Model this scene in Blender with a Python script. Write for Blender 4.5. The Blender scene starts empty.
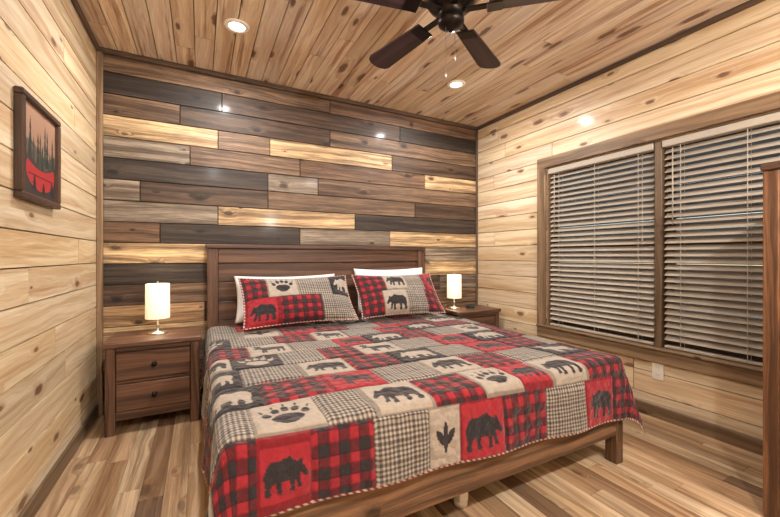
import bpy, bmesh, math, random
import numpy as np
from mathutils import Vector, Matrix
random.seed(7); rng=np.random.RandomState(5)
S=bpy.context.scene
XL,XR,YB,YF,H=-0.623,2.711,3.113,-1.25,2.5

def lin(c):
    out=[]
    for v in c[:3]:
        v=v/255.0
        out.append(v/12.92 if v<=0.04045 else ((v+0.055)/1.055)**2.4)
    return tuple(out)
def lin4(c): return (*lin(c),1.0)

# ---------------------------------------------------------------- node helpers
class NT:
    def __init__(s,name):
        s.m=bpy.data.materials.new(name); s.m.use_nodes=True
        s.t=s.m.node_tree; s.t.nodes.clear()
        s.out=s.n('ShaderNodeOutputMaterial'); s.b=s.n('ShaderNodeBsdfPrincipled')
        s.l(s.b.outputs[0],s.out.inputs[0])
    def n(s,ty,**k):
        x=s.t.nodes.new(ty)
        for a,b in k.items(): setattr(x,a,b)
        return x
    def l(s,a,b): s.t.links.new(a,b)
    def inp(s,sock,v):
        if isinstance(v,bpy.types.NodeSocket): s.l(v,sock)
        else: sock.default_value=v
    def math(s,op,a,b=0.0,c=None,clamp=False):
        x=s.n('ShaderNodeMath',operation=op); x.use_clamp=clamp
        s.inp(x.inputs[0],a); s.inp(x.inputs[1],b)
        if c is not None: s.inp(x.inputs[2],c)
        return x.outputs[0]
    def mr(s,v,a,b,c,d,smooth=True):
        x=s.n('ShaderNodeMapRange'); 
        if smooth: x.interpolation_type='SMOOTHSTEP'
        s.inp(x.inputs[0],v)
        for i,q in enumerate((a,b,c,d)): x.inputs[i+1].default_value=q
        return x.outputs[0]
    def mix(s,f,a,b,mode='MIX'):
        x=s.n('ShaderNodeMix',data_type='RGBA',blend_type=mode)
        s.inp(x.inputs[0],f); s.inp(x.inputs[6],a); s.inp(x.inputs[7],b)
        return x.outputs[2]
    def comb(s,a,b,c=0.0):
        x=s.n('ShaderNodeCombineXYZ'); s.inp(x.inputs[0],a); s.inp(x.inputs[1],b); s.inp(x.inputs[2],c)
        return x.outputs[0]
    def noise(s,vec,scale,detail=2,rough=.5,dist=0):
        x=s.n('ShaderNodeTexNoise'); s.l(vec,x.inputs['Vector'])
        x.inputs['Scale'].default_value=scale; x.inputs['Detail'].default_value=detail
        x.inputs['Roughness'].default_value=rough; x.inputs['Distortion'].default_value=dist
        return x.outputs[0]

def wood(name,light,dark,knotc,ku=3.0,kv=6.5,thr=.55,gs=16,rough=.4,knot=.85,bump=.15,streak=.5,spec=.4,coat=0.0,streakc=None,ksz=1.0,fine=(.86,1.06),weather=0.0):
    N=NT(name)
    uv=N.n('ShaderNodeUVMap').outputs[0]
    sp=N.n('ShaderNodeSeparateXYZ'); N.l(uv,sp.inputs[0]); u,v=sp.outputs[0],sp.outputs[1]
    warp=N.noise(N.comb(N.math('MULTIPLY',u,1.1),N.math('MULTIPLY',v,5)),1.0,2)
    wob=N.noise(N.comb(N.math('MULTIPLY',u,22),N.math('MULTIPLY',v,40)),1.0,2)
    vv=N.n('ShaderNodeTexVoronoi',voronoi_dimensions='2D'); 
    N.l(N.comb(N.math('MULTIPLY',u,ku),N.math('MULTIPLY',v,kv)),vv.inputs['Vector']); vv.inputs['Scale'].default_value=1
    sc=N.n('ShaderNodeSeparateColor'); N.l(vv.outputs['Color'],sc.inputs[0])
    keep=N.math('GREATER_THAN',sc.outputs[0],thr)
    size=N.mr(sc.outputs[1],0,1,.35*ksz,1.4*ksz,False)
    kd=N.math('DIVIDE',vv.outputs['Distance'],size)
    kd=N.math('ADD',kd,N.math('MULTIPLY',N.math('SUBTRACT',wob,.5),.10))
    halo=N.math('MULTIPLY',N.mr(kd,0,.34,1,0),keep)
    core=N.math('MULTIPLY',N.mr(kd,.07,.15,1,0),keep)
    g=N.math('ADD',N.math('MULTIPLY',v,gs),N.math('ADD',N.math('MULTIPLY',halo,1.1),N.math('MULTIPLY',warp,3.0)))
    ring=N.noise(N.comb(N.math('MULTIPLY',u,.4),g),1.0,6,.72)
    ring2=N.mr(ring,.37,.63,0,1)
    fn=N.noise(N.comb(N.math('MULTIPLY',u,5),N.math('MULTIPLY',v,230)),1.0,2)
    base=N.mix(ring2,lin4(dark),lin4(light))
    big=N.noise(N.comb(N.math('MULTIPLY',u,.55),N.math('MULTIPLY',v,15)),1.0,5,.7)
    st=N.math('MULTIPLY',N.mr(big,.53,.64,0,1),streak)
    base=N.mix(st,base,lin4(streakc or [ (dark[i]*.6+knotc[i]*.4) for i in range(3)]))
    base=N.mix(N.math('MULTIPLY',halo,.35),base,lin4([dark[i]*.7+knotc[i]*.3 for i in range(3)]))
    base=N.mix(N.math('MULTIPLY',core,knot),base,lin4(knotc))
    fl,fh=fine
    base=N.mix(1.0,base,N.mix(N.mr(fn,.3,.7,0,1),(fl,fl,fl,1),(fh,fh,fh,1)),'MULTIPLY')
    if weather>0:
        wn=N.noise(N.comb(N.math('MULTIPLY',u,3.5),N.math('MULTIPLY',v,26)),1.0,6,.75)
        lo,hi=1-weather,1+weather*.6
        base=N.mix(1.0,base,N.mix(N.mr(wn,.35,.65,0,1),(lo,lo,lo*1.02,1),(hi,hi*.99,hi*.97,1)),'MULTIPLY')
    at=N.n('ShaderNodeVertexColor',layer_name='Col')
    base=N.mix(1.0,base,at.outputs[0],'MULTIPLY')
    N.l(base,N.b.inputs['Base Color'])
    N.l(N.mr(fn,.2,.8,rough-.05,rough+.12),N.b.inputs['Roughness'])
    N.b.inputs['Specular IOR Level'].default_value=spec
    N.b.inputs['Coat Weight'].default_value=coat; N.b.inputs['Coat Roughness'].default_value=.13
    bp=N.n('ShaderNodeBump'); bp.inputs['Strength'].default_value=bump; bp.inputs['Distance'].default_value=.004
    N.l(N.math('ADD',ring,N.math('MULTIPLY',fn,.4)),bp.inputs['Height']); N.l(bp.outputs[0],N.b.inputs['Normal'])
    return N.m

def plain(name,c,rough=.5,metal=0,emit=None,es=0,noise=0.05,nscale=40,bump=0):
    N=NT(name)
    tc=N.n('ShaderNodeTexCoord').outputs['Object']
    nz=N.noise(tc,nscale,3)
    a=lin4([max(0,v*(1-noise)) for v in c]); b=lin4([min(255,v*(1+noise)) for v in c])
    N.l(N.mix(nz,a,b),N.b.inputs['Base Color'])
    N.b.inputs['Roughness'].default_value=rough; N.b.inputs['Metallic'].default_value=metal
    if emit: N.b.inputs['Emission Color'].default_value=lin4(emit); N.b.inputs['Emission Strength'].default_value=es
    if bump:
        bp=N.n('ShaderNodeBump'); bp.inputs['Strength'].default_value=bump; bp.inputs['Distance'].default_value=.002
        N.l(nz,bp.inputs['Height']); N.l(bp.outputs[0],N.b.inputs['Normal'])
    return N.m

M_pineL=wood('pine_wall_left',(230,211,177),(200,168,127),(108,68,44),ku=2.6,thr=.52,streak=.65,rough=.45,coat=.12,streakc=(176,134,97),ksz=.8)
M_pineR=wood('pine_wall_right',(232,214,184),(202,172,135),(108,68,46),ku=2.6,thr=.5,streak=.65,rough=.45,coat=.12,streakc=(178,136,101),ksz=.85)
M_ceil=wood('pine_ceiling',(240,224,201),(209,180,153),(98,56,40),ku=1.9,kv=6,thr=.42,streak=.9,gs=16,rough=.45,coat=.08,streakc=(162,118,91),ksz=1.0)
M_acc=wood('stained_accent_planks',(255,250,242),(150,136,124),(60,46,38),thr=.62,knot=.8,streak=.65,gs=26,rough=.52,coat=.06,streakc=(112,97,85),bump=.7,fine=(.66,1.16),ksz=.8,weather=.3)
M_floor=wood('laminate_floor',(255,248,238),(196,176,154),(110,88,72),thr=.75,streak=.7,gs=20,rough=.52,knot=.5,coat=.02,bump=.05,streakc=(156,136,116),weather=.1)
M_dark=wood('walnut_stained_wood',(110,78,59),(62,43,33),(32,23,19),thr=.8,streak=.5,gs=26,rough=.42,knot=.5,bump=.15)
M_rail=wood('rustic_rail_wood',(134,101,74),(76,54,38),(40,28,20),thr=.7,streak=.6,gs=22,rough=.48,knot=.7,bump=.35,weather=.2)
M_trim=wood('stained_trim_wood',(144,118,90),(100,78,57),(62,42,30),thr=.7,streak=.5,gs=22,rough=.45)
M_crown=wood('dark_crown_wood',(98,78,62),(62,49,39),(38,28,22),thr=.9,gs=22,rough=.5)
M_blade=wood('fan_blade_wood',(78,58,62),(47,35,38),(28,20,22),thr=.95,gs=26,rough=.4,knot=.2)
M_white=plain('white_cotton',(222,220,220),.9,noise=.03,bump=.3,nscale=120)
M_slat=plain('blind_slat_vinyl',(168,157,143),.45,noise=.03)
M_bronze=plain('oil_rubbed_bronze',(42,35,32),.35,.8)
M_knob=plain('dark_metal_knob',(30,27,26),.35,.8)
M_nickel=plain('brushed_nickel',(200,190,175),.3,.9)
M_plate=plain('outlet_plastic',(222,216,204),.4,noise=.02)
M_slot=plain('outlet_slot',(40,38,36),.6)
M_black=plain('black_plastic',(20,20,22),.3)
M_bulb=plain('downlight_lens',(255,250,240),.4,emit=(255,248,236),es=8,noise=0)
M_ring=plain('downlight_trim_ring',(240,236,228),.4,noise=.02)
M_digit=plain('clock_display',(60,70,66),.3,noise=.02)
M_back=plain('wall_backing',(40,29,22),.9)
def shade_mat():
    N=NT('lamp_shade_linen'); 
    tc=N.n('ShaderNodeTexCoord').outputs['Object']; nz=N.noise(tc,90,3)
    N.l(N.mix(nz,lin4((240,222,190)),lin4((250,240,218))),N.b.inputs['Base Color'])
    N.b.inputs['Roughness'].default_value=.9
    N.b.inputs['Emission Color'].default_value=lin4((255,230,184)); N.b.inputs['Emission Strength'].default_value=.5
    return N.m
M_shade=shade_mat()
def glass_mat():
    N=NT('window_glass'); N.t.nodes.remove(N.b)
    tr=N.n('ShaderNodeBsdfTransparent'); tr.inputs[0].default_value=(.85,.9,.92,1)
    gl=N.n('ShaderNodeBsdfGlossy'); gl.inputs['Roughness'].default_value=.03
    mx=N.n('ShaderNodeMixShader'); fr=N.n('ShaderNodeFresnel'); fr.inputs[0].default_value=1.45
    N.l(fr.outputs[0],mx.inputs[0]); N.l(tr.outputs[0],mx.inputs[1]); N.l(gl.outputs[0],mx.inputs[2]); N.l(mx.outputs[0],N.out.inputs[0])
    return N.m
M_glass=glass_mat()
def cloth_mat(name):
    N=NT(name); at=N.n('ShaderNodeVertexColor',layer_name='Col')
    uv=N.n('ShaderNodeUVMap').outputs[0]
    nz=N.noise(uv,60,3)
    N.l(N.mix(1.0,at.outputs[0],N.mix(nz,(.78,.78,.78,1),(1.15,1.15,1.15,1)),'MULTIPLY'),N.b.inputs['Base Color'])
    N.b.inputs['Roughness'].default_value=.95; N.b.inputs['Specular IOR Level'].default_value=.15
    N.b.inputs['Sheen Weight'].default_value=.15
    vo=N.n('ShaderNodeTexVoronoi',voronoi_dimensions='2D'); N.l(uv,vo.inputs['Vector']); vo.inputs['Scale'].default_value=26
    bp=N.n('ShaderNodeBump'); bp.inputs['Strength'].default_value=.8; bp.inputs['Distance'].default_value=.010
    N.l(N.math('ADD',vo.outputs['Distance'],N.math('MULTIPLY',nz,.6)),bp.inputs['Height']); N.l(bp.outputs[0],N.b.inputs['Normal'])
    return N.m
M_quilt=cloth_mat('patchwork_fabric')
def paint_mat():
    N=NT('printed_canvas'); at=N.n('ShaderNodeVertexColor',layer_name='Col')
    uv=N.n('ShaderNodeUVMap').outputs[0]; nz=N.noise(uv,150,2)
    N.l(N.mix(1.0,at.outputs[0],N.mix(nz,(.9,.9,.9,1),(1.1,1.1,1.1,1)),'MULTIPLY'),N.b.inputs['Base Color'])
    N.b.inputs['Roughness'].default_value=.6
    return N.m
M_print=paint_mat()

# ---------------------------------------------------------------- mesh builder
class MB:
    def __init__(s): s.v=[];s.f=[];s.uv=[];s.c=[];s.mi=[];s.sm=[];s.mats=[]
    def mat(s,m):
        if m not in s.mats: s.mats.append(m)
        return s.mats.index(m)
    def add(s,verts,faces,uvs,col,m,smooth=False):
        o=len(s.v); s.v+= [tuple(q) for q in verts]; k=s.mat(m)
        for f in faces:
            s.f.append([i+o for i in f]); s.uv.append([uvs[i] for i in f]); s.c.append(col); s.mi.append(k); s.sm.append(smooth)
    def box(s,a,b,m,g=None,tint=1.0,bev=.004,mtx=None):
        lo=[min(a[i],b[i]) for i in range(3)]; hi=[max(a[i],b[i]) for i in range(3)]
        a,b=lo,hi
        d=[b[i]-a[i] for i in range(3)]
        if g is None: g=d.index(max(d))
        bev=min(bev,min(d)*.45)
        idx={};V=[]
        for sx in (0,1):
            for sy in (0,1):
                for sz in (0,1):
                    sg=(sx,sy,sz)
                    for ax in range(3):
                        p=[]
                        for i in range(3):
                            q=b[i] if sg[i] else a[i]
                            if i!=ax: q+= -bev if sg[i] else bev
                            p.append(q)
                        idx[(sg,ax)]=len(V); V.append(p)
        F=[]
        for ax in range(3):
            o1,o2=[i for i in range(3) if i!=ax]
            for sd in (0,1):
                def key(p,q):
                    t=[0,0,0]; t[ax]=sd; t[o1]=p; t[o2]=q; return idx[(tuple(t),ax)]
                F.append([key(0,0),key(1,0),key(1,1),key(0,1)])
            for p in (0,1):
                for q in (0,1):
                    def k2(e,fa):
                        t=[0,0,0]; t[ax]=e; t[o1]=p; t[o2]=q; return idx[(tuple(t),fa)]
                    F.append([k2(0,o1),k2(1,o1),k2(1,o2),k2(0,o2)])
        for sx in (0,1):
            for sy in (0,1):
                for sz in (0,1):
                    F.append([idx[((sx,sy,sz),i)] for i in range(3)])
        cen=[(a[i]+b[i])/2 for i in range(3)]
        FF=[]
        for f in F:
            P=[Vector(V[i]) for i in f]; n=(P[1]-P[0]).cross(P[2]-P[0]); c=sum(P,Vector())/len(P)-Vector(cen)
            FF.append(f if n.dot(c)>0 else f[::-1])
        ou,ov=random.uniform(0,40),random.uniform(0,40)
        o=[i for i in range(3) if i!=g]
        UV=[(p[g]+ou,p[o[0]]+p[o[1]]+ov) for p in V]
        if mtx is not None: V=[tuple(mtx@Vector(p)) for p in V]
        col=(tint,tint,tint,1) if not hasattr(tint,'__len__') else (*tint[:3],1)
        s.add(V,FF,UV,col,m)
    def lathe(s,prof,c,m,seg=32,axis='z',tint=1.0,smooth=True,mtx=None):
        V=[];UV=[];n=len(prof)
        for j in range(seg):
            t=2*math.pi*j/seg
            for i,(r,z) in enumerate(prof):
                x,y=r*math.cos(t),r*math.sin(t)
                p={'z':(x,y,z),'y':(x,z,y),'x':(z,x,y)}[axis]
                q=Vector((c[0]+p[0],c[1]+p[1],c[2]+p[2]))
                if mtx is not None: q=mtx@q
                V.append(tuple(q)); UV.append((t*.1,z))
        F=[]
        for j in range(seg):
            k=(j+1)%seg
            for i in range(n-1): F.append([j*n+i,k*n+i,k*n+i+1,j*n+i+1])
        s.add(V,F,UV,(tint,tint,tint,1),m,smooth)
    def done(s,name,parent=None,origin=None,fixn=False):
        me=bpy.data.meshes.new(name)
        V=np.array(s.v); 
        if origin is None:
            lo,hi=V.min(0),V.max(0); origin=((lo[0]+hi[0])/2,(lo[1]+hi[1])/2,lo[2])
        V=V-np.array(origin)
        me.from_pydata(V.tolist(),[],s.f)
        for m in s.mats: me.materials.append(m)
        ul=me.uv_layers.new(name='UVMap'); ul.data.foreach_set('uv',np.array([q for f in s.uv for q in f]).ravel())
        ca=me.color_attributes.new('Col','FLOAT_COLOR','CORNER')
        ca.data.foreach_set('color',np.array([c for f,c in zip(s.f,s.c) for _ in f],dtype=np.float32).ravel())
        me.polygons.foreach_set('material_index',s.mi); me.polygons.foreach_set('use_smooth',s.sm)
        if fixn:
            bm=bmesh.new(); bm.from_mesh(me); bmesh.ops.remove_doubles(bm,verts=bm.verts,dist=1e-5); bmesh.ops.recalc_face_normals(bm,faces=bm.faces); bm.to_mesh(me); bm.free()
        me.update()
        ob=bpy.data.objects.new(name,me); S.collection.objects.link(ob)
        ob.location=origin
        if parent:
            ob.parent=parent; ob.location=Vector(origin)-parent.location
        return ob
def empty(name,loc):
    e=bpy.data.objects.new(name,None); e.empty_display_size=.1; S.collection.objects.link(e); e.location=loc; return e

def planks(mb,P0,U,Vd,Nn,ul,vl,rows,m,tintf,lens=(1.2,2.6),hole=None,g=.0025,joints=None,depth=.007):
    P0,U,Vd,Nn=map(Vector,(P0,U,Vd,Nn))
    flip=U.cross(Vd).dot(Nn)<0
    v=0;ri=0
    while v<vl-1e-4:
        h=rows if not callable(rows) else rows(ri)
        v1=min(v+h,vl)
        if vl-v1<.03: v1=vl
        if joints and ri in joints: js=[0]+joints[ri]+[ul]
        else:
            js=[0]; u=random.uniform(.3,lens[1])
            while u<ul-.25: js.append(u); u+=random.uniform(*lens)
            js.append(ul)
        for k in range(len(js)-1):
            u0,u1=js[k],js[k+1]
            rects=[(u0,u1,v,v1)]
            if hole:
                a,b,c,d=hole; out=[]
                for (p,q,r,t) in rects:
                    if q<=a or p>=b or t<=c or r>=d: out.append((p,q,r,t)); continue
                    if p<a: out.append((p,a,r,t))
                    if q>b: out.append((b,q,r,t))
                    pp,qq=max(p,a),min(q,b)
                    if r<c: out.append((pp,qq,r,c))
                    if t>d: out.append((pp,qq,d,t))
                rects=out
            tc=tintf(ri,k); ou,ov=random.uniform(0,50),random.uniform(0,50)
            for (p,q,r,t) in rects:
                vs=[];uv=[]
                for (gg,dp) in ((g,0),(g*.45,-depth)):
                    for (x,y) in ((p+gg,r+gg),(q-gg,r+gg),(q-gg,t-gg),(p+gg,t-gg)):
                        vs.append(P0+U*x+Vd*y+Nn*dp); uv.append((x+ou,y+ov))
                F=[[0,1,2,3]]+[[4+i,4+(i+1)%4,(i+1)%4,i] for i in range(4)]
                if flip: F=[f[::-1] for f in F]
                mb.add(vs,F,uv,(*tc,1),m)
        v=v1; ri+=1

def warm(lo,hi):
    def f(ri,k):
        b=random.uniform(lo,hi); w=random.uniform(-.04,.04); return (b*(1+w*.5),b,b*(1-w*1.6))
    return f
# ---------------------------------------------------------------- room shell
mb=MB()
pal=[(188,164,136),(204,182,152),(164,138,112),(212,194,168),(152,128,102),(194,168,138),(132,110,90),(178,150,120)]
def ft(ri,k):
    c=lin(random.choice(pal)); b=random.uniform(.9,1.12); return tuple(x*b for x in c)
planks(mb,(XL,YF,0),(0,1,0),(1,0,0),(0,0,1),YB-YF,XR-XL,.095,M_floor,ft,lens=(.5,1.3),g=.0008)
mb.box((XL-.12,YF-.12,-.12),(XR+.12,YB+.12,-.004),M_back)
mb.done('floor')
mb=MB()
planks(mb,(XL,YF,H),(0,1,0),(1,0,0),(0,0,-1),YB-YF,XR-XL,.118,M_ceil,warm(.84,1.06),lens=(1.0,2.4),g=.003,depth=.011)
mb.box((XL-.12,YF-.12,H+.010),(XR+.12,YB+.12,H+.12),M_back)
mb.done('ceiling')
mb=MB()
planks(mb,(XL,YF,0),(0,1,0),(0,0,1),(1,0,0),YB-YF,H,.148,M_pineL,warm(.78,1.0),lens=(1.4,3),g=.0032,depth=.011)
mb.box((XL-.12,YF-.12,0),(XL-.010,YB+.12,H),M_back)
mb.done('wall_left')
mb=MB()
planks(mb,(XL,YF,0),(1,0,0),(0,0,1),(0,1,0),XR-XL,H,.148,M_pineL,warm(.84,1.06),lens=(1.4,3))
mb.box((XL,YF-.12,0),(XR,YF-.006,H),M_back)
mb.done('wall_front')
WY0,WY1,WZ0,WZ1=.44,2.20,.46,1.86
mb=MB()
planks(mb,(XR,YF,0),(0,1,0),(0,0,1),(-1,0,0),YB-YF,H,.148,M_pineR,warm(.80,1.0),lens=(1.4,3),hole=(WY0-YF,WY1-YF,WZ0,WZ1),g=.0032,depth=.011)
x0,x1=XR+.010,XR+.12
for a,b in (((YF-.12,0),(WY0,H)),((WY1,0),(YB+.12,H)),((WY0,0),(WY1,WZ0)),((WY0,WZ1),(WY1,H))):
    mb.box((x0,a[0],a[1]),(x1,b[0],b[1]),M_back,bev=0.0005)
mb.done('wall_right')
C={'D':(88,70,57),'K':(64,55,49),'M':(128,105,85),'G':(144,133,120),'L':(204,178,140),'P':(180,148,112),'B':(112,87,68)}
def px2X(px,Y=YB):
    t=(px-390)/363.0; return Y*(.463+.886*t)/(.886-.463*t)
R=[([330],'MB'),([222,400],'KDK'),([180,330],'MDM' ),([218,270,392],'LMLD'),([190,300,425],'GMBL'),([268,318],'KGM'),
   ([140,268,415],'GDMD'),([218,355],'GLK'),([160,300,390],'BKGL'),([208,330,425],'LMDG'),([210,300,425],'KDML'),
   ([150,300,440],'DMDG'),([205,350],'PDM'),([240,400],'LGM'),([180,330],'PMD'),([250,400],'BMG'),([200,380],'DPM')]
nrow=len(R); rh=H/nrow
joints={};cols={}
for i,(js,cc) in enumerate(R):
    k=nrow-1-i
    joints[k]=[px2X(j)-XL for j in js]; cols[k]=cc
def at(ri,k):
    c=lin(C[cols[ri][k]]); b=random.uniform(.92,1.1); return tuple(x*b*1.2 for x in c)
mb=MB()
planks(mb,(XL,YB,0),(1,0,0),(0,0,1),(0,-1,0),XR-XL,H,rh,M_acc,at,joints=joints,g=.0038,depth=.011)
mb.box((XL,YB+.010,0),(XR,YB+.12,H),M_back)
mb.done('wall_back')
def one(name,a,b,m,g=None,tint=1,bev=.004,parent=None):
    q=MB(); q.box(a,b,m,g,tint,bev); return q.done(name,parent)
one('trim_1',(XL,YB-.03,H-.035),(XR,YB,H),M_crown,tint=1.2)
one('trim_2',(XR-.02,YF,H-.035),(XR,YB-.03,H),M_crown,tint=1.4)
one('trim_3',(XL,YF,H-.035),(XL+.02,YB-.03,H),M_crown,tint=1.2)
one('trim_4',(XL,YB-.03,.0),(XL+.035,YB,H-.035),M_trim,tint=1.1)
one('trim_5',(XR-.02,YB-.022,.0),(XR,YB,H-.035),M_crown)
one('baseboard_left',(XL,YF,0),(XL+.015,YB-.03,.085),M_trim,tint=.75)
one('baseboard_right',(XR-.015,YF,0),(XR,YB-.022,.085),M_trim,tint=.95)
one('baseboard_back',(XL+.035,YB-.015,0),(XR-.02,YB,.085),M_trim,tint=.75)
# ---------------------------------------------------------------- window
w=empty('window_1',(XR,(WY0+WY1)/2,WZ0))
mb=MB(); T=.09; xi=XR-.02
mb.box((xi,WY0-T,WZ1),(XR,WY1+T,WZ1+T),M_trim,tint=1.05)
mb.box((xi,WY0-T,WZ0-T),(XR,WY1+T,WZ0),M_trim,tint=1.05)
mb.box((xi,WY1,WZ0),(XR,WY1+T,WZ1),M_trim,tint=1.05)
mb.box((xi,WY0-T,WZ0),(XR,WY0,WZ1),M_trim)
mb.box((xi-.015,WY0-T,WZ0-.004),(XR+.05,WY1+T,WZ0+.012),M_trim)
mb.box((XR,WY0,WZ0+.012),(XR+.12,WY0+.012,WZ1),M_trim); mb.box((XR,WY1-.012,WZ0+.012),(XR+.12,WY1,WZ1),M_trim)
mb.box((XR,WY0,WZ1-.012),(XR+.12,WY1,WZ1),M_trim)
mb.done('window_casing',w)
mid=(1.369+1.279)/2
mb=MB()
mb.box((XR+.005,mid-.022,WZ0+.012),(XR+.12,mid+.022,WZ1-.012),M_trim,tint=.6)
for (a,b) in ((WY0+.012,mid-.022),(mid+.022,WY1-.012)):
    z0,z1=WZ0+.012,WZ1-.012; fx0,fx1=XR+.08,XR+.11; zm=(z0+z1)/2
    for (p,q) in (((a,z0),(b,z0+.05)),((a,z1-.045),(b,z1)),((a,z0+.05),(a+.04,z1-.045)),((b-.04,z0+.05),(b,z1-.045)),((a+.04,zm-.02),(b-.04,zm+.02))):
        mb.box((fx0,p[0],p[1]),(fx1,q[0],q[1]),M_crown,tint=.8)
mb.done('window_sashes',w)
mb=MB()
for (a,b) in ((WY0+.05,mid-.06),(mid+.06,WY1-.05)):
    mb.box((XR+.092,a,WZ0+.05),(XR+.096,b,WZ1-.05),M_glass,bev=.0005)
mb.done('window_glass',w)
def blinds(a,b):
    e=empty('window_blind',(XR+.03,(a+b)/2,WZ1-.012)); ob=MB()
    zt=WZ1-.014
    ob.box((XR-.002,a,zt-.045),(XR+.010,b,zt),M_slat,bev=.004,tint=.9)
    ob.box((XR+.015,a+.005,zt-.045),(XR+.055,b-.005,zt),M_slat)
    ob.done('valance',e)
    ob=MB(); z=zt-.07; zb=WZ0+.05; i=0
    while z>zb:
        mt=Matrix.Translation((XR+.036,0,z))@Matrix.Rotation(math.radians(-38),4,'Y')
        ob.box((-.025,a+.006,-.0015),(.025,b-.006,.0015),M_slat,bev=.0006,mtx=mt,tint=1); z-=.0425
    ob.box((XR+.015,a+.006,WZ0+.016),(XR+.057,b-.006,WZ0+.034),M_slat)
    ob.done('slats',e)
    ob=MB()
    for f in (.12,.5,.88):
        y=a+(b-a)*f
        for xx in (XR+.011,XR+.060):
            ob.box((xx-.0008,y-.002,WZ0+.03),(xx+.0008,y+.002,zt-.04),M_slat,bev=.0003)
    ob.lathe([(0,-.5),(.004,-.5),(.0035,0),(0,0)],(XR+.005,b-.06,zt-.06),M_slat,8)
    ob.lathe([(0,-.62),(.006,-.6),(.002,-.57),(.0012,0),(0,0)],(XR+.005,a+.07,zt-.06),M_slat,8)
    ob.done('cords',e)
blinds(mid+.026,WY1-.014); blinds(WY0+.014,mid-.026)
N=NT('outdoor_ground'); tc=N.n('ShaderNodeTexCoord').outputs['Object']
N.l(N.mix(N.noise(tc,3,4),lin4((150,144,130)),lin4((190,184,170))),N.b.inputs['Base Color']); N.b.inputs['Roughness'].default_value=1
mb=MB(); mb.box((XR+.15,-8,-.5),(XR+14,12,-.3),N.m); mb.done('ground_outside')
mb=MB()  # board screen added outside to block the bright sky behind the blinds
for i in range(24):
    z=-.3+i*.18; mb.box((XR+4,-7,z),(XR+4.05,11,z+.172),M_rail,g=1,tint=random.uniform(.9,1.2))
mb.done('added_sky_screen')
# ---------------------------------------------------------------- door behind camera
d=empty('door_1',(.9,YF,0))
mb=MB(); yy=YF+.002
mb.box((.45,yy,0),(1.3,yy+.035,2.03),M_trim,g=2,tint=1.1)
for (a,b) in ((.15,.95),(1.05,1.9)):
    for (p,q) in ((.55,.84),(.91,1.2)): mb.box((p,yy+.03,a),(q,yy+.045,b),M_trim,g=2,tint=1.0,bev=.012)
mb.done('door_leaf',d)
mb=MB()
mb.box((.36,yy,0),(.445,yy+.02,2.12),M_trim); mb.box((1.305,yy,0),(1.39,yy+.02,2.12),M_trim); mb.box((.445,yy,2.035),(1.305,yy+.02,2.12),M_trim)
mb.done('door_casing',d)
mb=MB(); mb.lathe([(0,0),(.028,0),(.028,.008),(.01,.012),(.01,.035),(.026,.045),(.026,.062),(0,.07)],(1.24,yy+.036,.95),M_bronze,20,axis='y'); mb.done('door_knob',d,fixn=True)

# ---------------------------------------------------------------- recessed lights
def light(name,ty,loc,energy,col,parent=None,**k):
    L=bpy.data.lights.new(name,ty); L.energy=energy; L.color=col
    for a,b in k.items(): setattr(L,a,b)
    o=bpy.data.objects.new(name,L); S.collection.objects.link(o)
    if parent: o.parent=parent; o.location=Vector(loc)-parent.location
    else: o.location=loc
    return o
WARM=(1.0,.975,.945)
for (x,y,pw) in ((.2,2.42,27),(1.87,2.40,27),(.2,-.55,48),(1.87,-.55,48)):
    e=empty('recessed_downlight',(x,y,H))
    mb=MB(); mb.lathe([(.046,-.002),(.05,-.008),(.07,-.008),(.075,0),(.046,0)],(x,y,H),M_ring,36); mb.done('trim_ring',e)
    mb=MB(); mb.lathe([(0,-.003),(.047,-.003),(.047,0),(0,0)],(x,y,H),M_bulb,36); mb.done('lens',e)
    light('downlight_bulb','AREA',(x,y,H-.01),pw,WARM,e,shape='DISK',size=.09)
tx,ty_=1.15,-.75
e=empty('added_fill_torchiere',(tx,ty_,0))  # unseen lamp added behind the camera to brighten the ceiling and room
mb=MB(); mb.lathe([(0,0),(.14,0),(.14,.015),(.03,.03),(.012,.05),(.012,1.52),(.03,1.55),(.10,1.59),(.145,1.66),(.142,1.662),(.095,1.60),(0,1.57)],(tx,ty_,0),M_bronze,40); mb.done('stand_and_bowl',e)
mb=MB(); mb.lathe([(0,1.58),(.03,1.59),(.035,1.62),(.03,1.65),(0,1.66)],(tx,ty_,0),M_bulb,20); mb.done('bulb',e)
light('added_ceiling_fill','POINT',(tx,ty_,1.71),140,(1,.985,.96),e,shadow_soft_size=.05)
# ---------------------------------------------------------------- bed
X0,X1=.045,1.965
bed=empty('bed',(1.0,2.1,0))
mb=MB(); hy0,hy1=3.03,3.09
mb.box((X0,hy0,0),(X0+.075,hy1,1.14),M_dark,g=2,tint=1.05); mb.box((X1-.075,hy0,0),(X1,hy1,1.14),M_dark,g=2,tint=1.05)
mb.box((X0-.012,hy0-.015,1.14),(X1+.012,hy1+.005,1.172),M_dark,g=0,bev=.006,tint=1.05)
mb.box((X0+.075,hy0+.008,1.03),(X1-.075,hy1-.01,1.14),M_dark,g=0,tint=1.1)
z=.30
for i in range(5):
    mb.box((X0+.075,hy0+.018,z),(X1-.075,hy1-.015,z+.143),M_dark,g=0,tint=random.uniform(.95,1.2)); z+=.146
mb.done('headboard',bed)
mb=MB(); FY=1.12
mb.box((X0+.03,FY+.04,.18),(X0+.06,hy0,.38),M_rail,g=1); mb.box((X1-.06,FY+.04,.18),(X1-.03,hy0,.38),M_rail,g=1)
mb.done('side_rails',bed)
mb=MB()
mb.box((X0+.02,FY+.005,.150),(X1-.02,FY+.045,.40),M_rail,g=0,tint=.95)
mb.box((X0+.0,FY,0),(X0+.055,FY+.065,.42),M_rail,g=2); mb.box((X1-.055,FY,0),(X1,FY+.065,.42),M_rail,g=2,tint=.85)
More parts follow.
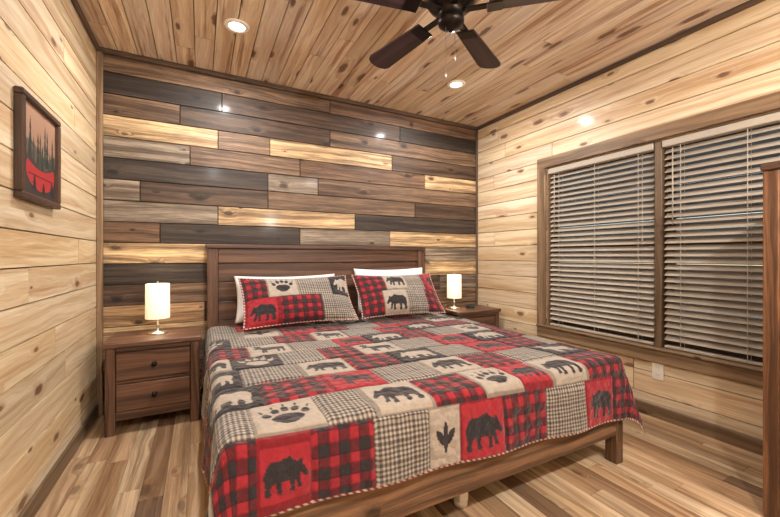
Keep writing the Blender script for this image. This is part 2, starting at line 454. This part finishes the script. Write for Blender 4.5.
mb.done('footboard',bed)
mb=MB()
for i in range(11):
    y=1.25+i*.165; mb.box((X0+.06,y,.29),(X1-.06,y+.08,.31),M_trim,g=0)
mb.box((.97,FY+.05,.23),(1.05,hy0-.01,.29),M_trim,g=1)
mb.done('slats',bed)
mb=MB()
for y in (1.24,2.0,2.7):
    mb.box((.985,y,.02),(1.035,y+.05,.23),M_plate,g=2); mb.lathe([(0,0),(.03,0),(.03,.02),(0,.02)],(1.01,y+.025,0),M_plate,16)
mb.done('support_legs',bed)
mb=MB(); mb.box((X0+.035,FY+.06,.31),(X1-.035,hy0-.005,.53),M_white,bev=.035); mb.done('mattress',bed)

# ---------------------------------------------------------------- patterns
RED=np.array(lin((146,40,48)));BLK=np.array(lin((46,42,44)));TAN=np.array(lin((158,147,134)));CRM=np.array(lin((188,178,165)));DRD=np.array(lin((88,33,38)))
BEAR=[(0.02,.42),(.05,.50),(.10,.60),(.14,.66),(.15,.74),(.20,.76),(.23,.70),(.32,.74),(.42,.82),(.52,.80),(.65,.76),(.80,.77),(.90,.70),(.96,.58),(.96,.45),(.93,.30),(.95,.16),(.92,.12),(.82,.12),(.81,.17),(.84,.22),(.80,.34),(.72,.36),(.70,.25),(.69,.13),(.60,.12),(.58,.17),(.61,.22),(.60,.36),(.50,.36),(.42,.36),(.41,.25),(.42,.14),(.32,.12),(.30,.16),(.33,.22),(.31,.38),(.27,.28),(.25,.18),(.16,.16),(.16,.21),(.19,.26),(.21,.42),(.20,.48),(.12,.42),(.06,.38)]
MOOSE=[(.05,.55),(.10,.62),(.16,.68),(.10,.78),(.04,.92),(.12,.86),(.16,.95),(.19,.85),(.24,.95),(.26,.84),(.34,.92),(.28,.76),(.28,.70),(.40,.72),(.60,.68),(.80,.68),(.9,.62),(.92,.5),(.88,.4),(.9,.1),(.84,.1),(.82,.32),(.76,.38),(.74,.1),(.68,.1),(.68,.36),(.5,.36),(.42,.38),(.42,.1),(.36,.1),(.35,.38),(.33,.1),(.27,.1),(.28,.45),(.22,.55),(.12,.52)]
TREE=[(.5,.95),(.36,.72),(.44,.73),(.28,.5),(.4,.52),(.2,.24),(.46,.28),(.46,.08),(.54,.08),(.54,.28),(.8,.24),(.6,.52),(.72,.5),(.56,.73),(.64,.72)]
def pip(x,y,poly):
    r=np.zeros(x.shape,bool); n=len(poly)
    for i in range(n):
        (x1,y1),(x2,y2)=poly[i],poly[(i+1)%n]
        if y1==y2: continue
        c=((y1>y)!=(y2>y))&(x<(x2-x1)*(y-y1)/(y2-y1)+x1); r^=c
    return r
def ell(x,y,cx,cy,a,b,rot=0):
    c,s=math.cos(rot),math.sin(rot); X=(x-cx)*c+(y-cy)*s; Y=-(x-cx)*s+(y-cy)*c
    return (X/a)**2+(Y/b)**2<1
def paw(x,y):
    m=ell(x,y,.5,.33,.27,.17)|ell(x,y,.5,.22,.17,.1)
    for cx,cy,rt in ((.17,.53,.5),(.33,.66,.2),(.5,.70,0),(.67,.66,-.2),(.83,.53,-.5)):
        m|=ell(x,y,cx,cy,.072,.10,rt)|ell(x,y,cx+(cx-.5)*.22,cy+.17,.022,.06,rt)
    return m
def leaf(x,y):
    m=ell(x,y,.5,.5,.09,.3)|ell(x,y,.33,.5,.09,.22,.9)|ell(x,y,.67,.5,.09,.22,-.9)
    return m
def tile(kind,lx,ly,gx,gy):
    n=len(lx); col=np.empty((n,3))
    if kind=='P':
        s=.034; a=(np.floor(gx/s)%2)==0; b=(np.floor(gy/s)%2)==0
        col[:]=RED; col[a^b]=DRD; col[a&b]=BLK
        th=((gx/s)%1<.1)|((gy/s)%1<.1); col[th]*=.65
    elif kind=='G':
        s=.0085; a=(np.floor(gx/s)%2)==0; b=(np.floor(gy/s)%2)==0
        col[:]=CRM*.75; col[a^b]=TAN*.5; col[a&b]=BLK*1.8
    else:
        bg,fg,sh=kind[0],kind[1],kind[2]
        c={'R':RED,'T':TAN,'K':BLK}
        col[:]=c[bg]
        m={'b':lambda x,y:pip(x,y,BEAR),'B':lambda x,y:pip(1-x,y,BEAR),'m':lambda x,y:pip(x,y,MOOSE),'p':paw,'t':lambda x,y:pip(x,y,TREE),'l':leaf}[sh]
        mm=m((lx-.5)*1.15+.5,(ly-.5)*1.15+.5)
        col[mm]=c[fg]
        e=(lx<.03)|(lx>.97)|(ly<.03)|(ly>.97); col[e]*=.6
    return col
SEQ=['RKB','P','G','TKl','RKB','P','G','RKb','P','TKb','KTp','G','P','TKm','G','RKb','KTb','P','G','TKp','P','RKm','G','KTm','TKb','P']
def patchwork(gx,gy,xmin,xmax,rowh,rows=None,seed=1,wr=(.20,.28)):
    r=random.Random(seed); col=np.zeros((len(gx),3)); seam=np.ones(len(gx)); nr=int(math.ceil((gy.max()+1e-6)/rowh))
    for i in range(nr):
        inrow=(gy>=i*rowh)&(gy<(i+1)*rowh)
        if rows and i in rows: bs,ks=rows[i]
        else:
            bs=[xmin]; 
            while bs[-1]<xmax-.12: bs.append(bs[-1]+r.uniform(*wr))
            bs[-1]=xmax; o=r.randrange(len(SEQ)); ks=[]; 
            for k in range(len(bs)-1): ks.append(SEQ[(o+k)%len(SEQ)])
        for k in range(len(bs)-1):
            m=inrow&(gx>=bs[k])&(gx<=bs[k+1])
            if not m.any(): continue
            w=bs[k+1]-bs[k]; X=gx[m];Y=gy[m]
            lx=(X-bs[k])/w; ly=(Y-i*rowh)/rowh; kk=ks[k]
            if len(kk)==3 and w>rowh*1.05: l2=(lx-.5)*w/rowh+.5
            elif len(kk)==3: 
                l2=lx; ly2=(ly-.5)*rowh/w+.5; ly=np.where(kk[2] in 'bBp',ly2,ly)
            else: l2=lx
            col[m]=tile(kk,l2,ly,X,Y)
            dd=np.minimum(np.minimum(X-bs[k],bs[k+1]-X),np.minimum(Y-i*rowh,(i+1)*rowh-Y)); seam[m]=np.clip(dd/.014,0,1)
    return col,seam
def grid_mesh(name,P,col,uv,nu,nv,m,parent=None,origin=None,flip=False):
    me=bpy.data.meshes.new(name)
    i=np.arange(nu-1)[:,None]*nv+np.arange(nv-1)[None,:]
    q=np.stack([i,i+nv,i+nv+1,i+1],-1).reshape(-1,4)
    if flip: q=q[:,::-1]
    if origin is None: lo,hi=P.min(0),P.max(0); origin=((lo[0]+hi[0])/2,(lo[1]+hi[1])/2,lo[2])
    P=P-np.array(origin)
    nf=len(q); me.vertices.add(len(P)); me.vertices.foreach_set('co',P.ravel())
    me.loops.add(nf*4); me.loops.foreach_set('vertex_index',q.ravel().astype(np.int32))
    me.polygons.add(nf); me.polygons.foreach_set('loop_start',(np.arange(nf)*4).astype(np.int32))
    try: me.polygons.foreach_set('loop_total',np.full(nf,4,np.int32))
    except Exception: pass
    me.update(calc_edges=True)
    me.polygons.foreach_set('use_smooth',np.ones(nf,bool))
    ul=me.uv_layers.new(name='UVMap'); ul.data.foreach_set('uv',uv[q.ravel()].ravel())
    ca=me.color_attributes.new('Col','FLOAT_COLOR','POINT'); c4=np.ones((len(P),4),np.float32); c4[:,:3]=col; ca.data.foreach_set('color',c4.ravel())
    me.materials.append(m); me.validate(); me.update()
    ob=bpy.data.objects.new(name,me); S.collection.objects.link(ob); ob.location=origin
    if parent: ob.parent=parent; ob.location=Vector(origin)-parent.location
    return ob
def snoise(x,y,f,seed):
    r=np.random.RandomState(seed); o=np.zeros_like(x)
    for k in range(7):
        a=r.uniform(0,6.28); ff=f*r.uniform(.6,1.6); o+=np.sin((x*math.cos(a)+y*math.sin(a))*ff+r.uniform(0,6.28))
    return o/7
# quilt
Rr=.05; cx=(X0+X1)/2; Wd=(X1-X0)/2+.005; A=Wd-Rr; top=.555; headY=2.90; footY=FY-.018; Bq=headY-footY-Rr; D=.345; st=.004
a=np.arange(-(A+D),A+D+1e-6,st); b=np.arange(0,Bq+D+1e-6,st)
nu,nv=len(a),len(b); AA,BB=[q.ravel() for q in np.meshgrid(a,b,indexing='ij')]
L=b[-1]; gy=L-BB; gx=AA
BB=BB-.045*(A-np.clip(AA,-A,A))-.01
row1=([-1.3,-1.07,-.86,-.70,-.49,-.27,-.13,.09,.35,.61,.83,1.05,1.3],['TKb','P','RKB','P','G','TKl','RKB','P','G','RKb','P','P'])
row2=([-1.3,-1.08,-.86,-.64,-.47,-.23,.01,.22,.40,.65,.95,1.3],['TKm','G','TKp','G','TKb','P','TKp','RKb','TKb','P','G'])
row3=([-1.3,-1.05,-.80,-.55,-.31,-.07,.18,.42,.66,.9,1.3],['P','KTb','P','RKm','G','TKb','P','G','KTm','P'])
row4=([-1.3,-1.08,-.85,-.6,-.36,-.12,.14,.38,.62,.86,1.3],['P','KTm','G','TKb','P','KTb','G','RKb','P','TKl'])
col,seam=patchwork(gx,gy,-1.3,1.3,.225,rows={0:row1,1:row2,2:row3,3:row4},seed=4)
hem=(gy<.012)|(AA<a[0]+.012)|(AA>a[-1]-.012)
sc=((gx+gy)/.012%2<1); col[hem&sc]=CRM; col[hem&~sc]=RED*.8
ou=np.maximum(np.abs(AA)-A,0); ov=np.maximum(BB-Bq,0); r=np.hypot(ou,ov); rs=np.maximum(r,1e-9)
sg=np.sign(AA); dx=ou/rs*sg; dy=-ov/rs
s2=(2*ou*ov/rs**2)**2
re=r*(1-.12*s2)
qa=math.pi*Rr/2
ang=np.minimum(re,qa)/Rr; h=Rr*np.sin(ang); z=-Rr*(1-np.cos(ang)); s=np.maximum(re-qa,0)
rip=np.sin(AA*13+1.0)*(ov>0)+np.sin(BB*11+.5)*(ou>0)
h+=s*.06+.016*rip*(s/D)*(1-s2)+s*s2*.22
z-=s
X=cx+np.where(ou>0,sg*A,AA)+dx*h; Y=headY-(np.minimum(BB,Bq))+dy*h
puff=.007*seam+.004*snoise(AA,BB,60,3)*seam
wr=.011*snoise(AA,BB,9,11)
flat=np.clip(1-s/.05,0,1)
Z=top+z+(puff+wr)*flat
X=X+dx*(puff)*(1-flat); Y=Y+dy*puff*(1-flat)
grid_mesh('patchwork_quilt',np.stack([X,Y,Z],-1),col,np.stack([gx,gy],-1),nu,nv,M_quilt)

# pillows
def pillow(name,w,h,th,loc,tilt,rotz,mat,kind,seed=0,flange=.0):
    n1,n2=(190,130) if kind else (60,40)
    s=np.linspace(-1,1,n1); t=np.linspace(-1,1,n2)
    SS,TT=[q.ravel() for q in np.meshgrid(s,t,indexing='ij')]
    f=1-flange
    T=np.clip(1-(np.abs(SS)/f)**2.6,0,1)**.55*np.clip(1-(np.abs(TT)/f)**2.4,0,1)**.55*th/2
    T*=1+.10*snoise(SS,TT,5,seed+1)
    x=SS*w/2*(1-.05*(1-TT**2)**1.0*np.abs(SS)); y=TT*h/2*(1-.09*(1-SS**2)*np.abs(TT))
    edge=(np.abs(SS)>.9999)|(np.abs(TT)>.9999)
    droop=.008*snoise(SS,TT,4,seed+9)
    if kind:
        gx=SS*w/2+w/2; gy=TT*h/2+h/2
        col,seam=patchwork(gx,gy,0,w,h/2.0+.0005,rows=kind,seed=seed)
        T=T+.003*(seam-1)*(T>.01)+.002*snoise(x,y,70,seed)*(T>.01)
        eh=(np.abs(SS)>.975)|(np.abs(TT)>.965); sc=((gx+gy)/.012%2<1); col[eh&sc]=CRM; col[eh&~sc]=RED*.8
    else: col=np.ones((len(SS),3)); gx,gy=x,y
    T[edge]=0; T=np.where(edge,0,np.maximum(T,.002))
    Mx=Matrix.Translation(loc)@Matrix.Rotation(rotz,4,'Z')@Matrix.Rotation(tilt,4,'X')
    def tr(P): 
        m=np.array(Mx); return P@m[:3,:3].T+m[:3,3]
    PF=tr(np.stack([x,y,T*1.0+droop],-1)); PB=tr(np.stack([x,y,-T*.7+droop],-1))
    org=tuple(loc)
    o1=grid_mesh(name,PF,col,np.stack([gx,gy],-1),n1,n2,mat,origin=org)
    o2=grid_mesh('tmp',PB,col if not kind else np.tile(RED*.6,(len(SS),1)),np.stack([gx,gy],-1),n1,n2,mat,origin=org,flip=True)
    bm=bmesh.new(); bm.from_mesh(o1.data); bm.from_mesh(o2.data); bmesh.ops.remove_doubles(bm,verts=bm.verts,dist=1e-5); bm.to_mesh(o1.data); bm.free()
    bpy.data.objects.remove(o2)
    return o1
pillow('pillow',.80,.36,.12,(.625,2.945,.757),math.radians(76),0,M_white,None,2)
pillow('pillow',.72,.40,.12,(1.56,2.945,.778),math.radians(76),0,M_white,None,5)
k1={0:([0,.26,.56,.9],['RKb','P','G']),1:([0,.18,.4,.66,.9],['P','TKp','G','KTb'])}
k2={0:([0,.2,.42,.6,.9],['P','TKb','G','P']),1:([0,.25,.45,.62,.9],['P','TKb','G','RKb'])}
pillow('patchwork_pillow_sham',.83,.43,.14,(.655,2.69,.760),math.radians(50),.02,M_quilt,k1,3,.06)
pillow('patchwork_pillow_sham',.76,.43,.14,(1.485,2.68,.762),math.radians(50),-.06,M_quilt,k2,6,.06)

# ---------------------------------------------------------------- nightstands
def nightstand(x0,x1,y0,y1):
    e=empty('nightstand',((x0+x1)/2,(y0+y1)/2,0)); Ht=.56
    mb=MB(); mb.box((x0-.012,y0-.015,Ht-.032),(x1+.012,y1,Ht),M_dark,g=0,bev=.005,tint=1.2); mb.done('top',e)
    mb=MB()
    t=.05
    for (xx) in (x0,x1-t):
        for yy in (y0,y1-t): mb.box((xx,yy,0),(xx+t,yy+t,Ht-.032),M_dark,g=2,tint=1.1)
    for xx in (x0+.008,x1-.028): mb.box((xx,y0+t,.09),(xx+.02,y1-t,Ht-.032),M_dark,g=1)
    mb.box((x0+t,y1-.025,.09),(x1-t,y1-.01,Ht-.032),M_dark,g=0)
    mb.box((x0+t,y0+.004,.085),(x1-t,y0+.035,.135),M_dark,g=0,tint=1.1)
    mb.box((x0+t,y0+.004,Ht-.062),(x1-t,y0+.035,Ht-.032),M_dark,g=0)
    mb.box((x0+t,y0+.006,.305),(x1-t,y0+.035,.32),M_dark,g=0)
    mb.box((x0+.02,y0+.03,.085),(x1-.02,y1-.02,.1),M_dark,g=0)
    mb.done('carcass',e)
    for i,(a,b) in enumerate(((.139,.301),(.324,.494))):
        mb=MB(); mb.box((x0+t+.004,y0+.002,a),(x1-t-.004,y0+.022,b),M_dark,g=0,tint=1.1,bev=.004)
        mb.box((x0+t+.02,y0+.03,a+.01),(x1-t-.02,y1-.04,b-.01),M_trim,g=1)
        mb.lathe([(0,0),(.014,0),(.014,-.003),(.006,-.006),(.006,-.014),(.014,-.02),(.012,-.026),(0,-.027)],((x0+x1)/2,y0+.002,(a+b)/2),M_knob,16,axis='y')
        mb.done('drawer_%d'%(i+1),e)
nightstand(-.505,-.005,2.70,3.09)
nightstand(2.13,2.64,2.70,3.09)
# ---------------------------------------------------------------- lamps
def lamp(x,y,z0):
    e=empty('table_lamp',(x,y,z0))
    mb=MB(); mb.lathe([(0,0),(.058,0),(.060,.005),(.055,.012),(.015,.016),(.008,.022),(.0065,.05),(.012,.058),(.0065,.066),(.0065,.15),(.016,.155),(.016,.185),(0,.186)],(x,y,z0),M_nickel,32)
    mb.done('base',e)
    mb=MB(); mb.lathe([(.072,.105),(.070,.335),(.0685,.335),(.0705,.105),(.072,.105)],(x,y,z0),M_shade,48)
    for k in range(3):
        mt=Matrix.Translation((x,y,z0+.30))@Matrix.Rotation(k*2.094,4,'Z'); mb.box((0,-.001,-.001),(.069,.001,.001),M_nickel,mtx=mt,bev=.0003)
    mb.lathe([(0,.29),(.005,.29),(.006,.345),(.003,.352),(0,.354)],(x,y,z0),M_nickel,16)
    mb.done('shade',e)
    mb=MB(); mb.lathe([(0,.187),(.012,.19),(.024,.22),(.022,.25),(.01,.268),(0,.27)],(x,y,z0),M_bulb,20); mb.done('bulb',e)
    light('lamp_glow','POINT',(x,y,z0+.30),2.2,(1,.86,.66),e,shadow_soft_size=.03)
    light('lamp_glow','POINT',(x,y,z0+.13),1.0,(1,.86,.66),e,shadow_soft_size=.02)
lamp(-.255,2.90,.56); lamp(2.25,2.92,.56)
e=empty('alarm_clock',(2.40,2.86,.56))
mb=MB(); mb.box((2.36,2.84,.56),(2.45,2.88,.60),M_black,bev=.008); mb.done('case',e)
mb=MB(); mb.box((2.372,2.8385,.570),(2.438,2.8402,.590),M_digit,bev=.0003); mb.done('display',e)
# ---------------------------------------------------------------- tall dresser (right foreground)
dx0,dx1,dy0,dy1,dz=2.07,2.66,-.40,.62,1.465
e=empty('tall_dresser',((dx0+dx1)/2,(dy0+dy1)/2,0))
mb=MB(); mb.box((dx0-.012,dy0-.012,dz-.03),(dx1,dy1+.005,dz),M_dark,g=1,bev=.005); mb.done('top',e)
mb=MB()
for yy in (dy0,dy1-.05):
    for xx in (dx0,dx1-.05): mb.box((xx,yy,0),(xx+.05,yy+.05,dz-.03),M_rail,g=2,tint=(1.05,.88,.72))
mb.box((dx0+.05,dy0+.008,.08),(dx1-.05,dy0+.028,dz-.03),M_rail,g=2); mb.box((dx0+.05,dy1-.028,.08),(dx1-.05,dy1-.008,dz-.03),M_rail,g=2)
mb.box((dx1-.02,dy0+.05,.08),(dx1-.008,dy1-.05,dz-.03),M_rail,g=2)
zz=.08
for i in range(6): mb.box((dx0+.004,dy0+.05,zz),(dx0+.03,dy1-.05,zz+.025),M_rail,g=1); zz+=(dz-.03-.08-.025)/5
mb.done('carcass',e)
for i in range(5):
    hgt=(dz-.03-.08-.025)/5; a=.08+i*hgt+.028; b=a+hgt-.031
    mb=MB(); mb.box((dx0+.001,dy0+.054,a),(dx0+.022,dy1-.054,b),M_rail,g=1)
    for yy in (dy0+.28,dy1-.28): mb.lathe([(0,0),(.014,0),(.006,-.006),(.006,-.014),(.015,-.02),(.012,-.027),(0,-.028)],(dx0+.001,yy,(a+b)/2),M_knob,16,axis='x')
    mb.done('drawer_%d'%(i+1),e)
# ---------------------------------------------------------------- outlet
e=empty('wall_outlet',(XR,1.32,.315))
mb=MB(); mb.box((XR-.006,1.285,.258),(XR,1.355,.372),M_plate,bev=.002)
for zc in (.29,.34): mb.box((XR-.008,1.304,zc-.014),(XR-.005,1.336,zc+.014),M_plate,bev=.001)
mb.done('plate',e)
mb=MB()
for zc in (.29,.34):
    for yc in (1.313,1.327): mb.box((XR-.0085,yc-.001,zc-.005),(XR-.0078,yc+.001,zc+.006),M_slot,bev=.0002)
mb.done('slots',e)
# ---------------------------------------------------------------- picture
py0,py1,pz0,pz1=1.86,2.28,1.305,1.725
e=empty('framed_picture',(XL,(py0+py1)/2,pz0))
mb=MB(); fw=.026; fx=XL+.03
mb.box((XL+.001,py0,pz0),(fx,py1,pz0+fw),M_dark,tint=.7); mb.box((XL+.001,py0,pz1-fw),(fx,py1,pz1),M_dark,tint=.7)
mb.box((XL+.001,py0,pz0+fw),(fx,py0+fw,pz1-fw),M_dark,g=2,tint=.7); mb.box((XL+.001,py1-fw,pz0+fw),(fx,py1,pz1-fw),M_dark,g=2,tint=.7)
mb.done('frame',e)
n=170; yy=np.linspace(py0+fw-.002,py1-fw+.002,n); zz=np.linspace(pz0+fw-.002,pz1-fw+.002,n)
YY,ZZ=[q.ravel() for q in np.meshgrid(yy,zz,indexing='ij')]
u=(YY-yy[0])/(yy[-1]-yy[0]); v=(ZZ-zz[0])/(zz[-1]-zz[0])
c=np.array(lin((120,86,70)))[None]*(1-v[:,None])*1+np.array(lin((158,122,98)))[None]*v[:,None]
hill=v<.55+.06*np.sin(u*7); c[hill]=lin((90,72,60))
rr=random.Random(3)
for i in range(13):
    tx=(i+.5)/13+rr.uniform(-.03,.03); hh=rr.uniform(.4,.78); ww=.2
    m=pip((u-tx)/ww+.5,(v-.2)/hh,TREE); c[m]=lin((30,38,32) if i%2 else (44,52,42))
low=v<.38+.05*np.sin(u*8); c[low]=lin((50,42,38))
cn=(((u-.55)/.42)**2+((v-.30)/.22)**2<1)&(v<.32+.5*(u-.55)**2); c[cn]=lin((158,34,36))
cb=(np.abs(u-.55)<.36)&(v>.235)&(v<.25); c[cb]=lin((90,22,26))
for i in range(4):
    m=pip((u-(.1+.26*i))/.24+.5,(v-.01)/(.26 if i%2 else .2),TREE); c[m]=lin((26,24,26))
grid_mesh('canvas_print',np.stack([np.full(n*n,XL+.014),YY,ZZ],-1),c,np.stack([YY,ZZ],-1),n,n,M_print,parent=e)
# ---------------------------------------------------------------- ceiling fan
fxc,fyc=1.03,1.36
e=empty('ceiling_fan',(fxc,fyc,H))
mb=MB()
mb.lathe([(0,0),(.07,0),(.07,-.012),(.055,-.045),(.02,-.055),(.013,-.06),(.013,-.13),(.03,-.14),(.06,-.15),(.105,-.175),(.118,-.20),(.118,-.235),(.10,-.262),(.07,-.28),(.055,-.29),(.055,-.32),(.06,-.325),(.058,-.345),(.035,-.362),(.012,-.37),(.008,-.38),(0,-.382)],(fxc,fyc,H),M_bronze,48)
mb.done('motor_housing',e)
for i in range(5):
    an=math.radians(101-72*i)
    mt=Matrix.Translation((fxc,fyc,H-.285))@Matrix.Rotation(an,4,'Z')
    mb=MB(); mb.box((.06,-.018,-.006),(.19,.018,.004),M_bronze,mtx=mt); 
    mb.box((.16,-.045,-.012),(.23,.045,-.006),M_bronze,mtx=mt@Matrix.Rotation(math.radians(11),4,'X'))
    mb.done('blade_iron_%d'%(i+1),e)
    pts=[];r0,r1=.17,.60
    for k in range(9):
        t=k/8; pts.append((r0+(r1-.05-r0)*t,-(.048+.020*t)))
    for k in range(7):
        q=-math.pi/2+math.pi*k/6; pts.append((r1-.05+.05*math.cos(q),.068*math.sin(q)*1.0))
    for k in range(8,-1,-1):
        t=k/8; pts.append((r0+(r1-.05-r0)*t,(.048+.020*t)))
    m2=mt@Matrix.Rotation(math.radians(11),4,'X'); V=[];UV=[]
    for zz_ in (-.005,.002):
        for p in pts: V.append(tuple(m2@Vector((p[0],p[1],zz_)))); UV.append((p[0]+i*3,p[1]+i))
    n_=len(pts); F=[list(range(n_))[::-1],list(range(n_,2*n_))]+[[k,(k+1)%n_,n_+(k+1)%n_,n_+k] for k in range(n_)]
    mb=MB(); mb.add(V,F,UV,(1,1,1,1),M_blade); mb.done('blade_%d'%(i+1),e,fixn=True)
mb=MB()
mb.lathe([(0,-.60),(.004,-.598),(.005,-.58),(.0013,-.57),(.0013,-.35),(0,-.35)],(fxc-.03,fyc,H),M_nickel,10)
mb.lathe([(0,-.50),(.004,-.498),(.005,-.48),(.0013,-.47),(.0013,-.35),(0,-.35)],(fxc+.03,fyc+.01,H),M_nickel,10)
mb.done('pull_chains',e)
# ---------------------------------------------------------------- world / camera
Wd_=bpy.data.worlds.new('world'); S.world=Wd_; Wd_.use_nodes=True
nt=Wd_.node_tree; bg=nt.nodes['Background']; sk=nt.nodes.new('ShaderNodeTexSky'); sk.sky_type='NISHITA'; sk.sun_disc=False; sk.sun_elevation=math.radians(35); sk.sun_rotation=2.0
nt.links.new(sk.outputs[0],bg.inputs[0]); bg.inputs[1].default_value=.35
cd=bpy.data.cameras.new('cam'); cam=bpy.data.objects.new('camera',cd); S.collection.objects.link(cam)
cd.sensor_width=36; cd.lens=36*363/780; cd.shift_y=-2.5/780; cd.clip_start=.02
cam.location=(0,0,1.083); cam.rotation_euler=(math.radians(90),0,-math.atan2(.463,.886)); S.camera=cam
try:
    S.view_settings.view_transform='Standard'; S.view_settings.exposure=0.1
    S.view_settings.look='None'
except Exception as ex: print('look',ex)
